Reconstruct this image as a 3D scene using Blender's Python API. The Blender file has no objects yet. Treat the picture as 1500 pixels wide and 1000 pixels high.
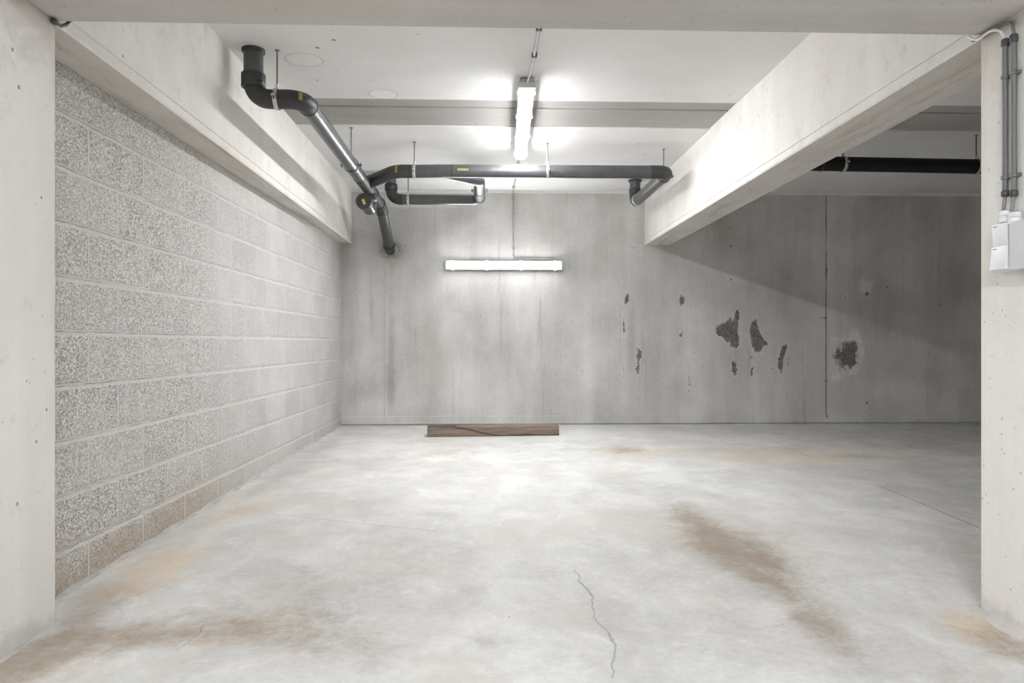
import bpy, bmesh, math, random
from mathutils import Vector, Matrix, noise as mn

random.seed(7)
sc = bpy.context.scene
C = sc.collection
PI = math.pi

# ------------------------------------------------------------------ camera
F, CX, CY, CAMZ = 1010.0, 745.0, 502.0, 0.90
YAW = math.atan(34.0 / 1010.0)
cs, sn = math.cos(YAW), math.sin(YAW)
cam_d = bpy.data.cameras.new('camera')
cam_d.sensor_width = 36.0
cam_d.lens = F / 1500.0 * 36.0
cam_d.shift_x = (750 - CX) / 1500.0
cam_d.shift_y = (CY - 500) / 1500.0
cam_d.clip_start = 0.02
cam = bpy.data.objects.new('camera', cam_d)
cam.location = (0, 0, CAMZ)
cam.rotation_euler = (PI / 2, 0, -YAW)
C.objects.link(cam)
sc.camera = cam


def at(px, py, zc):
    """the point seen at a pixel at a given depth along the optical axis"""
    xn = (px - CX) / F
    return Vector((zc * (xn * cs + sn), zc * (cs - xn * sn), CAMZ + (CY - py) / F * zc))


def at_y(px, py, y):
    xn = (px - CX) / F
    return at(px, py, y / (cs - xn * sn))


def at_x(px, py, x):
    xn = (px - CX) / F
    return at(px, py, x / (xn * cs + sn))


def to_px(x, y, z):
    zc = x * sn + y * cs
    if zc < 0.3:
        return None
    xc = x * cs - y * sn
    return CX + F * xc / zc, CY - F * (z - CAMZ) / zc


# ------------------------------------------------------------------ dimensions (metres)
YB = 7.10            # face of the rear wall
ZB = 1.915           # underside of the beams
ZC = 2.472           # ceiling
ZR = ZC + .007       # face of the slightly recessed joint band
RY0, RY1 = 4.47, 5.02
BLX, BLX2 = -1.367, -1.74      # left beam
BRX, BRX2 = 1.652, 1.919       # right beam
CLX, CRX = -1.357, 1.636       # inner faces of the columns
CY0, CY1 = 1.82, 2.228         # depth of columns and front beam


def smooth(t):
    t = max(0.0, min(1.0, t))
    return t * t * (3 - 2 * t)


def floor_z(x, y):
    a = 0.012 + (y - 2.2) / (7.1 - 2.2) * 0.046
    b = -0.0235 + (y - 2.5) / (7.1 - 2.5) * 0.0815
    if y < 2.2:
        a = 0.012
    b = max(b, -0.03)
    k = smooth((x + 1.62) / 0.35)
    if y < 2.6:
        k = max(k, smooth((2.6 - y) / 0.35))
    return b + (a - b) * k


def on_floor(px, py):
    z = 0.02
    for _ in range(6):
        zc = (CAMZ - z) * F / (py - CY)
        p = at(px, py, zc)
        z = floor_z(p.x, p.y)
    return p


# ------------------------------------------------------------------ node helper
class NB:
    def __init__(self, name):
        self.m = bpy.data.materials.new(name)
        self.m.use_nodes = True
        self.t = self.m.node_tree
        self.t.nodes.clear()
        self.out = self.t.nodes.new('ShaderNodeOutputMaterial')
        self.tc = self.t.nodes.new('ShaderNodeTexCoord')
        self.obj = self.tc.outputs['Object']

    def n(self, typ, **kw):
        nd = self.t.nodes.new(typ)
        for k, v in kw.items():
            setattr(nd, k, v)
        return nd

    def put(self, sock, v):
        if v is None:
            return
        if isinstance(v, bpy.types.NodeSocket):
            self.t.links.new(v, sock)
        elif isinstance(v, (tuple, list)) and len(v) == 3 and sock.type == 'RGBA':
            sock.default_value = (*v, 1)
        else:
            sock.default_value = v

    def m_(self, op, a, b=None, c=None, clamp=False):
        nd = self.n('ShaderNodeMath', operation=op, use_clamp=clamp)
        self.put(nd.inputs[0], a)
        self.put(nd.inputs[1], b)
        self.put(nd.inputs[2], c)
        return nd.outputs[0]

    def vm(self, op, a, b=None):
        nd = self.n('ShaderNodeVectorMath', operation=op)
        self.put(nd.inputs[0], a)
        self.put(nd.inputs[1], b)
        return nd.outputs[1] if op in ('LENGTH', 'DISTANCE', 'DOT_PRODUCT') else nd.outputs[0]

    def scale(self, v=(1, 1, 1), vec=None, loc=(0, 0, 0)):
        nd = self.n('ShaderNodeMapping')
        self.put(nd.inputs['Vector'], vec or self.obj)
        nd.inputs['Scale'].default_value = v
        nd.inputs['Location'].default_value = loc
        return nd.outputs[0]

    def noise(self, s, detail=4, rough=0.55, vec=None, dist=0.0, color=False):
        nd = self.n('ShaderNodeTexNoise')
        self.put(nd.inputs['Vector'], vec or self.obj)
        nd.inputs['Scale'].default_value = s
        nd.inputs['Detail'].default_value = detail
        nd.inputs['Roughness'].default_value = rough
        nd.inputs['Distortion'].default_value = dist
        return nd.outputs['Color' if color else 'Fac']

    def vor(self, s, vec=None, feature='F1', out='Distance'):
        nd = self.n('ShaderNodeTexVoronoi', feature=feature)
        self.put(nd.inputs['Vector'], vec or self.obj)
        nd.inputs['Scale'].default_value = s
        return nd.outputs[out]

    def mr(self, v, a, b, c=0.0, d=1.0, smoothst=True):
        nd = self.n('ShaderNodeMapRange', interpolation_type='SMOOTHSTEP' if smoothst else 'LINEAR')
        self.put(nd.inputs[0], v)
        for i, k in enumerate((a, b, c, d)):
            self.put(nd.inputs[i + 1], k)
        return nd.outputs[0]

    def mix(self, f, a, b, mode='MIX'):
        nd = self.n('ShaderNodeMix', data_type='RGBA', blend_type=mode)
        self.put(nd.inputs[0], f)
        self.put(nd.inputs[6], a)
        self.put(nd.inputs[7], b)
        return nd.outputs[2]

    def attr(self, name):
        return self.n('ShaderNodeAttribute', attribute_name=name).outputs['Fac']

    def sep(self, v):
        nd = self.n('ShaderNodeSeparateXYZ')
        self.put(nd.inputs[0], v)
        return nd.outputs

    def rnd(self, v):
        """0..1 random value of a colour output"""
        nd = self.n('ShaderNodeSeparateColor')
        self.put(nd.inputs[0], v)
        return nd.outputs[0]

    def bump(self, h, strength=0.3, dist=0.01, normal=None):
        nd = self.n('ShaderNodeBump')
        self.put(nd.inputs['Height'], h)
        nd.inputs['Strength'].default_value = strength
        nd.inputs['Distance'].default_value = dist
        if normal is not None:
            self.put(nd.inputs['Normal'], normal)
        return nd.outputs[0]

    def bsdf(self, color, rough=0.8, spec=0.3, metal=0.0, normal=None, emit=None, emit_s=0.0, coat=0.0):
        nd = self.n('ShaderNodeBsdfPrincipled')
        self.put(nd.inputs['Base Color'], color)
        self.put(nd.inputs['Roughness'], rough)
        self.put(nd.inputs['Specular IOR Level'], spec)
        self.put(nd.inputs['Metallic'], metal)
        self.put(nd.inputs['Coat Weight'], coat)
        if normal is not None:
            self.put(nd.inputs['Normal'], normal)
        if emit is not None:
            self.put(nd.inputs['Emission Color'], emit)
            self.put(nd.inputs['Emission Strength'], emit_s)
        self.t.links.new(nd.outputs[0], self.out.inputs[0])
        return self.m

    def seg(self, a, b, w, axes=(0, 1), wob=None):
        """mask of a thin line between two points of a surface"""
        s = self.sep(wob if wob is not None else self.obj)
        dx, dy = b[0] - a[0], b[1] - a[1]
        L = math.hypot(dx, dy)
        ux, uy = dx / L, dy / L
        X = self.m_('SUBTRACT', s[axes[0]], a[0])
        Y = self.m_('SUBTRACT', s[axes[1]], a[1])
        along = self.m_('ADD', self.m_('MULTIPLY', X, ux), self.m_('MULTIPLY', Y, uy))
        across = self.m_('ABSOLUTE', self.m_('SUBTRACT', self.m_('MULTIPLY', Y, ux), self.m_('MULTIPLY', X, uy)))
        i = self.m_('MULTIPLY', self.m_('GREATER_THAN', along, 0.0), self.m_('LESS_THAN', along, L))
        return self.m_('MULTIPLY', self.mr(across, w * 0.35, w, 1.0, 0.0), i)

    def pores(self, s, r, keep):
        """sparse round pores of a cast surface"""
        d = self.vor(s)
        c = self.rnd(self.vor(s, out='Color'))
        k = self.m_('GREATER_THAN', c, 1 - keep)
        rr = self.m_('MULTIPLY', self.m_('FRACT', self.m_('MULTIPLY', c, 37.0)), r)
        return self.m_('MULTIPLY', self.mr(self.m_('SUBTRACT', d, rr), 0.0, r * 0.35, 1.0, 0.0), k)


def concrete(name, lo, hi, tint=None, streak=None, pore=0.25, pore_s=16, rough=0.85, spec=0.2, bump=0.25, extra=None, mott=1.4):
    b = NB(name)
    big = b.noise(mott, 5, 0.6)
    fine = b.noise(38, 4, 0.65)
    f = b.m_('ADD', b.m_('MULTIPLY', big, 0.75), b.m_('MULTIPLY', fine, 0.25))
    if streak:
        st = b.noise(1.0, 4, 0.6, vec=b.scale(streak))
        f = b.m_('ADD', b.m_('MULTIPLY', f, 0.6), b.m_('MULTIPLY', st, 0.4))
    col = b.mix(b.mr(f, 0.33, 0.67, smoothst=False), lo, hi)
    if tint:
        col = b.mix(b.mr(b.noise(0.9, 4, 0.6, vec=b.scale(loc=(7, 3, 1))), 0.45, 0.75, 0, 0.75), col, tint)
    h = b.m_('MULTIPLY', fine, 0.35)
    if pore:
        p = b.pores(pore_s, 0.11, pore)
        p2 = b.pores(pore_s * 2.6, 0.13, pore * 0.9)
        pp = b.m_('MAXIMUM', p, b.m_('MULTIPLY', p2, 0.7))
        col = b.mix(b.m_('MULTIPLY', pp, 0.66), col, (0.12, 0.11, 0.10))
        h = b.m_('SUBTRACT', h, pp)
    if extra:
        col, h = extra(b, col, h)
    return b.bsdf(col, rough, spec, normal=b.bump(h, bump, 0.006))


# ------------------------------------------------------------------ materials
M = {}
def blotch(b, col, h):
    # cloudy cement film and small stains left on the cast face
    n = b.noise(5.5, 7, 0.72, dist=0.5)
    col = b.mix(b.mr(n, 0.54, 0.70, 0, 0.40), col, (0.50, 0.475, 0.44))
    n2 = b.noise(24, 5, 0.75, dist=0.6)
    return b.mix(b.mr(n2, 0.60, 0.70, 0, 0.40), col, (0.42, 0.395, 0.36)), h


M['beam'] = concrete('cast concrete beam', (0.67, 0.655, 0.63), (0.83, 0.815, 0.79), tint=(0.73, 0.69, 0.64), streak=(9, 5, 0.9), pore=0.42, pore_s=19, extra=blotch)
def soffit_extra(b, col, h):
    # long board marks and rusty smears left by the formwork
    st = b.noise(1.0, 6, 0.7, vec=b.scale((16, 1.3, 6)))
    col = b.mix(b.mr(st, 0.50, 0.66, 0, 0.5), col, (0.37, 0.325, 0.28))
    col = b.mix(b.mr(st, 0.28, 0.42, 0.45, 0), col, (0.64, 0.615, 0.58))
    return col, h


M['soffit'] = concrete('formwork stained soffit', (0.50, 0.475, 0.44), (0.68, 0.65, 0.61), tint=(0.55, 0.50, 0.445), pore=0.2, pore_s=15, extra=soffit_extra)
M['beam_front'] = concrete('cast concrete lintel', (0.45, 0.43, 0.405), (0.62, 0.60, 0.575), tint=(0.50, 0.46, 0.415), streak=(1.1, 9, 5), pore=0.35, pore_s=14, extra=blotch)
def column_extra(b, col, h):
    s = b.sep(b.obj)
    n1 = b.noise(6, 6, 0.7, dist=0.6)
    # damp brownish patch under the beam, scuffs and grey splashes near the floor
    top = b.m_('ADD', s[2], b.m_('MULTIPLY', b.m_('SUBTRACT', n1, 0.5), 1.1))
    col = b.mix(b.mr(top, 1.60, 1.95, 0, 0.6), col, (0.50, 0.455, 0.405))
    ed = b.m_('ADD', s[1], b.m_('MULTIPLY', b.m_('SUBTRACT', n1, 0.5), 0.10))
    col = b.mix(b.m_('MULTIPLY', b.mr(ed, 2.19, 2.235, 0, 0.45), b.mr(s[2], 0.2, 1.4, 0.2, 1)), col, (0.66, 0.56, 0.45))
    sc_ = b.noise(1.0, 5, 0.75, vec=b.scale((3, 26, 60), loc=(0, 0, 1)), dist=0.3)
    low = b.mr(s[2], 0.06, 0.36, 1.0, 0.0)
    scr = b.m_('MULTIPLY', b.mr(sc_, 0.66, 0.72), low)
    col = b.mix(b.m_('MULTIPLY', scr, 0.6), col, (0.20, 0.19, 0.175))
    foot = b.m_('ADD', s[2], b.m_('MULTIPLY', b.m_('SUBTRACT', b.noise(11, 5, 0.7), 0.5), 0.16))
    col = b.mix(b.mr(foot, 0.015, 0.09, 0.5, 0.0), col, (0.40, 0.385, 0.36))
    pat = b.noise(17, 5, 0.75, dist=0.8)
    col = b.mix(b.mr(pat, 0.58, 0.70, 0, 0.35), col, (0.52, 0.50, 0.47))
    return col, h


M['column'] = concrete('cast concrete column', (0.65, 0.64, 0.62), (0.80, 0.79, 0.77), tint=(0.70, 0.66, 0.61), streak=(7, 7, 0.8), pore=0.34, pore_s=15, extra=column_extra)


def ceil_extra(b, col, h):
    # round filled patches left by old openings
    s = b.sep(b.obj)
    wob = b.m_('MULTIPLY', b.m_('SUBTRACT', b.noise(9, 3), 0.5), 0.35)
    for (px, py, rx, ry) in ((446, 88, 0.095, 0.085), (561, 138, 0.085, 0.08), (437, 84, 0.0, 0.0)):
        if rx == 0:
            continue
        p = at(px, py, (ZC - CAMZ) * F / (CY - py))
        dx = b.m_('DIVIDE', b.m_('SUBTRACT', s[0], p.x), rx)
        dy = b.m_('DIVIDE', b.m_('SUBTRACT', s[1], p.y), ry)
        d = b.m_('SQRT', b.m_('ADD', b.m_('MULTIPLY', dx, dx), b.m_('MULTIPLY', dy, dy)))
        d = b.m_('ADD', d, wob)
        col = b.mix(b.mr(d, 0.85, 1.05, 0.8, 0.0), col, (0.80, 0.78, 0.74))
        rim = b.m_('MULTIPLY', b.mr(d, 0.98, 1.04), b.mr(d, 1.06, 1.16, 1.0, 0.0))
        col = b.mix(b.m_('MULTIPLY', rim, 0.35), col, (0.30, 0.29, 0.27))
    col = b.mix(b.mr(b.noise(6, 5, 0.7), 0.60, 0.72, 0, 0.35), col, (0.72, 0.71, 0.69))
    return col, h


M['ceiling'] = concrete('concrete soffit', (0.67, 0.665, 0.65), (0.79, 0.785, 0.77), pore=0.16, pore_s=9, extra=ceil_extra, rough=0.75)


def wall_extra(b, col, h):
    vz = b.scale((1, 1, 0.55))
    nz = b.m_('ADD', b.m_('MULTIPLY', b.noise(17, 6, 0.75, vec=vz, dist=0.3), 0.65), b.m_('MULTIPLY', b.noise(95, 3, 0.8, vec=vz), 0.35))
    nn = b.m_('MULTIPLY', b.m_('SUBTRACT', nz, 0.5), 2.3)
    warm = b.mr(b.noise(1.6, 3, vec=b.scale((1, 1, 0.5), loc=(4, 0, 2))), 0.52, 0.75, 0, 0.30)
    col = b.mix(warm, col, (0.36, 0.32, 0.29))
    # damp runs and faint vertical formwork streaks
    run = b.noise(1.0, 5, 0.7, vec=b.scale((11, 1, 0.45), loc=(2, 0, 3)))
    col = b.mix(b.mr(run, 0.58, 0.70, 0, 0.35), col, (0.255, 0.24, 0.225))
    col = b.mix(b.mr(run, 0.30, 0.42, 0.30, 0), col, (0.60, 0.59, 0.57))
    soft = b.m_('ADD', b.attr('soft'), b.m_('MULTIPLY', nn, 0.35))
    col = b.mix(b.mr(soft, 0.2, 0.9, 0, 0.6), col, (0.22, 0.205, 0.19))
    pale = b.m_('ADD', b.attr('pale'), nn)
    col = b.mix(b.mr(pale, 0.50, 0.72, 0, 0.85), col, (0.68, 0.665, 0.64))
    dark = b.m_('ADD', b.attr('dark'), nn)
    dm = b.mr(dark, 0.42, 0.55)
    rim = b.m_('MULTIPLY', b.mr(dark, 0.22, 0.36), b.mr(dark, 0.42, 0.50, 1.0, 0.0))
    col = b.mix(b.m_('MULTIPLY', rim, 0.45), col, (0.66, 0.645, 0.62))
    inner = b.mix(b.mr(b.noise(45, 4, 0.7), 0.40, 0.66), (0.095, 0.088, 0.082), (0.215, 0.20, 0.19))
    col = b.mix(b.m_('MULTIPLY', dm, 0.9), col, inner)
    h = b.m_('SUBTRACT', h, b.m_('MULTIPLY', dm, 1.5))
    # joints between the formwork panels
    for (px, w, k, c) in ((1210, 0.012, 0.75, (0.15, 0.13, 0.115)), (1204, 0.03, 0.35, (0.52, 0.50, 0.47)),
                          (563, 0.010, 0.30, (0.24, 0.23, 0.22)), (946, 0.006, 0.12, (0.24, 0.23, 0.22))):
        p0, p1 = at_y(px, 285, YB), at_y(px, 612, YB)
        m = b.seg((p1.x, p1.z), (p0.x, p0.z), w, (0, 2))
        m = b.m_('MULTIPLY', m, b.mr(b.noise(5, 3), 0.3, 0.6, 0.35, 1.0))
        col = b.mix(b.m_('MULTIPLY', m, k), col, c)
    return col, h


M['wall'] = concrete('cast concrete wall', (0.37, 0.362, 0.345), (0.72, 0.715, 0.70), streak=(2.6, 1, 0.28), pore=0.10, pore_s=9, extra=wall_extra, bump=0.3)
M['infill'] = concrete('grey joint infill', (0.34, 0.33, 0.31), (0.45, 0.435, 0.415), streak=(0.8, 5, 1), pore=0.1)
M['plain'] = concrete('plain concrete', (0.38, 0.37, 0.35), (0.50, 0.49, 0.47), pore=0.12)
M['mortar'] = concrete('rough mortar', (0.34, 0.33, 0.31), (0.50, 0.48, 0.46), pore=0.3, pore_s=30, bump=0.7, mott=6)


def floor_mat():
    b = NB('worn power floated concrete')
    v = b.obj
    big = b.noise(0.9, 6, 0.62)
    mid = b.noise(4.2, 6, 0.66, vec=b.scale((1, 0.8, 1)), dist=0.6)
    fine = b.noise(48, 4, 0.7)
    f = b.m_('ADD', b.m_('ADD', b.m_('MULTIPLY', big, 0.4), b.m_('MULTIPLY', mid, 0.4)), b.m_('MULTIPLY', fine, 0.2))
    col = b.mix(b.mr(f, 0.36, 0.62, smoothst=False), (0.41, 0.408, 0.395), (0.685, 0.685, 0.675))
    # scuffed pale smears
    col = b.mix(b.mr(b.noise(7.5, 6, 0.72, dist=1.2), 0.56, 0.70, 0, 0.45), col, (0.73, 0.73, 0.725))
    nn = b.m_('ADD', b.m_('MULTIPLY', b.noise(5.0, 7, 0.72, dist=0.5), 0.6), b.m_('MULTIPLY', b.noise(26, 6, 0.8), 0.4))
    nn = b.m_('MULTIPLY', b.m_('SUBTRACT', nn, 0.5), 2.2)
    wz_ = b.mr(b.noise(1.5, 6, 0.65, vec=b.scale(loc=(3, 9, 0))), 0.46, 0.68, 0, 0.52)
    col = b.mix(wz_, col, (0.50, 0.465, 0.415))
    grey = b.m_('ADD', b.attr('grey'), b.m_('MULTIPLY', nn, 0.9))
    col = b.mix(b.mr(grey, 0.2, 0.95, 0, 0.68), col, (0.33, 0.325, 0.315))
    tan = b.m_('ADD', b.attr('tan'), b.m_('MULTIPLY', nn, 0.9))
    col = b.mix(b.mr(tan, 0.2, 0.95, 0, 0.62), col, (0.62, 0.50, 0.36))
    brown = b.m_('ADD', b.attr('brown'), nn)
    col = b.mix(b.mr(brown, 0.10, 1.25, 0, 0.84), col, (0.265, 0.21, 0.155))
    # loose grit
    gr = b.pores(11, 0.045, 0.16)
    col = b.mix(b.m_('MULTIPLY', gr, 0.8), col, (0.09, 0.08, 0.07))
    # cracks and saw cuts
    wob = b.vm('ADD', v, b.vm('MULTIPLY', b.vm('SUBTRACT', b.noise(3.2, 5, color=True), (0.5, 0.5, 0.5)), (0.16, 0.16, 0)))
    for pts, w, k, wb in ((((852, 850), (884, 925), (902, 998)), 0.0042, 0.5, True),
                          (((845, 835), (860, 872)), 0.005, 0.4, True),
                          (((1290, 712), (1440, 775)), 0.008, 0.6, False),
                          (((1130, 645), (1190, 670)), 0.008, 0.4, False),
                          (((395, 752), (640, 778)), 0.007, 0.30, False),
                          (((262, 955), (300, 915)), 0.006, 0.4, True)):
        for a, c in zip(pts, pts[1:]):
            m = b.seg(on_floor(*a), on_floor(*c), w, (0, 1), wob=wob if wb else None)
            col = b.mix(b.m_('MULTIPLY', m, k), col, (0.16, 0.15, 0.14))
    rough = b.mr(b.m_('ADD', b.m_('MULTIPLY', mid, 0.7), b.m_('MULTIPLY', fine, 0.3)), 0.3, 0.7, 0.52, 0.72)
    rough = b.m_('ADD', rough, b.mr(brown, 0.2, 1.0, 0, 0.25))
    h = b.m_('ADD', b.m_('MULTIPLY', fine, 0.3), b.m_('MULTIPLY', mid, 0.7))
    return b.bsdf(col, rough, 0.16, normal=b.bump(h, 0.12, 0.01))


M['floor'] = floor_mat()


def block_mat(u_off, z_off):
    b = NB('rough aggregate blockwork')
    s = b.sep(b.obj)
    cx = b.n('ShaderNodeCombineXYZ')
    b.put(cx.inputs[0], b.m_('ADD', s[0], u_off))
    b.put(cx.inputs[1], b.m_('ADD', s[2], z_off))
    wv = b.vm('ADD', cx.outputs[0], b.vm('MULTIPLY', b.vm('SUBTRACT', b.noise(14, 3, color=True), (0.5, 0.5, 0.5)), (0.012, 0.012, 0)))
    br = b.n('ShaderNodeTexBrick')
    br.offset = 0.5
    b.put(br.inputs['Vector'], wv)
    br.inputs['Color1'].default_value = (0.0, 0.0, 0.0, 1)
    br.inputs['Color2'].default_value = (1, 1, 1, 1)
    br.inputs['Scale'].default_value = 1.0
    br.inputs['Mortar Size'].default_value = 0.0068
    br.inputs['Mortar Smooth'].default_value = 0.2
    br.inputs['Brick Width'].default_value = 0.415
    br.inputs['Row Height'].default_value = 0.20
    zw = b.sep(wv)[1]
    zf = b.m_('FRACT', b.m_('DIVIDE', zw, 0.2))
    bed = b.mr(zf, 0.900, 0.918)
    mort = b.m_('MAXIMUM', br.outputs['Fac'], bed)
    vedge = b.m_('MULTIPLY', b.mr(br.outputs['Fac'], 0.02, 0.3), b.mr(br.outputs['Fac'], 0.5, 0.95, 1.0, 0.0))
    gapl = b.m_('MULTIPLY', b.mr(zf, 0.978, 0.988), b.mr(b.noise(4, 4, 0.7), 0.35, 0.6, 0.15, 1.0))
    per = b.rnd(br.outputs['Color'])
    gc = b.rnd(b.vor(170, out='Color'))
    g2 = b.noise(330, 2, 0.7)
    g3 = b.noise(110, 4, 0.75)
    g4 = b.noise(9, 4, 0.6)
    grain = b.m_('ADD', b.m_('ADD', b.m_('MULTIPLY', gc, 0.36), b.m_('MULTIPLY', g2, 0.30)), b.m_('ADD', b.m_('MULTIPLY', g3, 0.22), b.m_('MULTIPLY', g4, 0.12)))
    col = b.mix(b.mr(grain, 0.28, 0.72, smoothst=False), (0.20, 0.19, 0.18), (0.82, 0.805, 0.78))
    pit = b.mr(b.m_('ADD', g3, b.m_('MULTIPLY', g2, 0.5)), 0.58, 0.64, 1.0, 0.0)
    col = b.mix(b.m_('MULTIPLY', pit, 0.50), col, (0.12, 0.115, 0.11))
    col = b.mix(b.m_('MULTIPLY', per, 0.34), col, (0.60, 0.585, 0.56))
    col = b.mix(b.mr(b.noise(4.5, 5, 0.65), 0.52, 0.70, 0, 0.45), col, (0.60, 0.59, 0.565))
    # blocks turn paler and smoother towards the rear wall
    edge = b.m_('ADD', s[0], b.m_('MULTIPLY', b.m_('SUBTRACT', b.noise(9, 4), 0.5), 0.22))
    wash = b.m_('ADD', b.mr(edge, 1.50, 1.80, 0, 0.60), b.mr(s[0], 1.2, 3.4, 0, 0.30))
    wn = b.mr(b.noise(60, 4, 0.65), 0.30, 0.62, 0.62, 0.95)
    paler_col = b.mix(b.m_('ADD', b.m_('MULTIPLY', per, 0.5), b.mr(b.noise(3, 3), 0.35, 0.65, 0, 0.5)), (0.46, 0.45, 0.435), (0.60, 0.59, 0.575))
    col = b.mix(b.m_('MULTIPLY', wash, wn), col, paler_col)
    # rusty splash along the foot of the wall
    z = b.m_('ADD', s[2], b.m_('MULTIPLY', b.m_('SUBTRACT', b.noise(3.5, 4), 0.5), 0.5))
    foot = b.m_('MULTIPLY', b.mr(z, 0.02, 0.24, 0.55, 0.0), b.mr(s[0], 1.3, 2.2, 1.0, 0.1))
    col = b.mix(foot, col, (0.42, 0.33, 0.23))
    mc = b.mix(b.noise(30, 4), (0.56, 0.55, 0.53), (0.68, 0.67, 0.65))
    under = b.mr(mort, 0.05, 0.5)
    col = b.mix(b.m_('MULTIPLY', mort, b.mr(b.noise(25, 4, 0.7), 0.3, 0.6, 0.55, 0.95)), col, mc)
    col = b.mix(b.m_('MULTIPLY', gapl, 0.75), col, (0.13, 0.12, 0.11))
    gh = b.m_('ADD', b.m_('MULTIPLY', grain, 1.0), b.m_('MULTIPLY', pit, -0.5))
    gh = b.m_('MULTIPLY', gh, b.mr(wash, 0, 1, 1.0, 0.45))
    gh = b.m_('MULTIPLY', gh, b.m_('SUBTRACT', 1.0, b.m_('MULTIPLY', mort, 0.8)))
    col = b.mix(b.m_('MULTIPLY', vedge, 0.85), col, (0.15, 0.14, 0.13))
    h = b.m_('SUBTRACT', b.m_('SUBTRACT', gh, b.m_('MULTIPLY', mort, 0.25)), gapl)
    return b.bsdf(col, 0.9, 0.15, normal=b.bump(h, 0.75, 0.006))


def simple(name, col, rough=0.5, spec=0.5, metal=0.0, var=0.15, s=20, coat=0.0):
    b = NB(name)
    f = b.noise(s, 4, 0.6)
    c2 = tuple(min(1, x * (1 + var)) for x in col)
    c1 = tuple(x * (1 - var) for x in col)
    return b.bsdf(b.mix(b.mr(f, 0.3, 0.7), c1, c2), b.mr(f, 0.3, 0.7, rough * 0.9, min(1, rough * 1.15)), spec, metal, coat=coat)


M['pipe'] = simple('black polyethylene', (0.045, 0.047, 0.051), 0.34, 1.0, var=0.2, s=14)
M['pipe_shaded'] = simple('shade-darkened black polyethylene', (0.012, 0.012, 0.016), 0.5, 0.2, var=0.2)  # same black plastic, with the shade of the dim bay put into its colour
M['fitting'] = simple('black moulded fitting', (0.030, 0.030, 0.033), 0.48, 0.6, var=0.2)
M['zinc'] = simple('zinc plated steel', (0.62, 0.61, 0.59), 0.38, 0.5, metal=0.85)
M['rod'] = simple('dull steel rod', (0.20, 0.195, 0.19), 0.5, 0.5, metal=0.6)
M['sticker'] = simple('yellow sticker', (0.50, 0.42, 0.13), 0.6, 0.3, s=260, var=0.35)
M['housing'] = simple('grey polycarbonate', (0.40, 0.41, 0.42), 0.45)
M['white'] = simple('white plastic', (0.74, 0.755, 0.78), 0.38, 0.4, var=0.03)
M['box'] = simple('light grey plastic', (0.56, 0.57, 0.59), 0.45, 0.35, var=0.03)
M['gap'] = simple('dark seam', (0.10, 0.10, 0.105), 0.7)
M['conduit'] = simple('grey plastic conduit', (0.145, 0.148, 0.148), 0.42, 0.4, var=0.08)
M['coupler'] = simple('dark grey plastic', (0.065, 0.065, 0.067), 0.5, 0.35, var=0.1)
M['conduit_pale'] = simple('pale grey conduit', (0.62, 0.62, 0.61), 0.45, 0.4, var=0.06)
M['conduit_dusty'] = simple('dusty grey conduit', (0.36, 0.355, 0.34), 0.8, 0.2, var=0.12)
M['cable_white'] = simple('white cable sheath', (0.78, 0.78, 0.77), 0.45, 0.4, var=0.04)
M['cable_grey'] = simple('grey cable sheath', (0.20, 0.195, 0.19), 0.5, 0.4, var=0.08)


def lamp_mat(name, strength, down, col=(0.985, 0.99, 1.0)):
    """prismatic cover: the flanks glow less than the face"""
    b = NB(name)
    g = b.n('ShaderNodeNewGeometry')
    k = b.vm('DOT_PRODUCT', g.outputs['Normal'], down)
    k = b.mr(k, 0.16, 0.80, 0.03, 1.0, smoothst=False)
    return b.bsdf((0.8, 0.8, 0.8), 0.4, 0.3, emit=col, emit_s=b.m_('MULTIPLY', k, strength))


L_CEIL, L_WALL, L_AISLE = 200.0, 82.0, 285.0
M['lamp_ceiling'] = lamp_mat('lit opal diffuser', L_CEIL, (0, 0, -1))
M['lamp_wall'] = lamp_mat('lit opal diffuser low', L_WALL, (0, -1, 0))
M['lamp_aisle'] = lamp_mat('lit opal diffuser aisle', L_AISLE, (0, 0, -1))


def timber_mat():
    b = NB('weathered brown timber')
    g = b.noise(3.0, 6, 0.65, vec=b.scale((0.7, 9, 14)), dist=0.4)
    fine = b.noise(14, 4, 0.7, vec=b.scale((0.4, 8, 12)))
    f = b.m_('ADD', b.m_('MULTIPLY', g, 0.6), b.m_('MULTIPLY', fine, 0.4))
    col = b.mix(b.mr(f, 0.35, 0.65), (0.135, 0.10, 0.078), (0.30, 0.235, 0.19))
    s = b.sep(b.obj)
    # dark wavering heart line running down the face
    cen = b.m_('ADD', b.mr(s[0], -0.40, 0.10, 0.086, 0.004), b.m_('MULTIPLY', b.m_('SUBTRACT', b.noise(5, 2), 0.5), 0.03))
    line = b.mr(b.m_('ABSOLUTE', b.m_('SUBTRACT', s[2], cen)), 0.002, 0.011, 0.8, 0.0)
    col = b.mix(line, col, (0.045, 0.033, 0.027))
    return b.bsdf(col, 0.75, 0.25, normal=b.bump(f, 0.4, 0.004))


M['timber'] = timber_mat()
M['timber_end'] = simple('end grain', (0.20, 0.16, 0.125), 0.85, 0.2, s=90, var=0.35)


# ------------------------------------------------------------------ object helpers
def tag(o, label=None, cat=None, group=None, kind=None):
    if label:
        o['label'] = label
    if cat:
        o['category'] = cat
    if group:
        o['group'] = group
    if kind:
        o['kind'] = kind
    return o


def thing(name, label, cat, loc, group=None):
    o = bpy.data.objects.new(name, None)
    o.empty_display_size = 0.05
    o.location = loc
    C.objects.link(o)
    return tag(o, label, cat, group)


def world_loc(o):
    v = Vector(o.location)
    while o.parent:
        o = o.parent
        v += o.location
    return v


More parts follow.
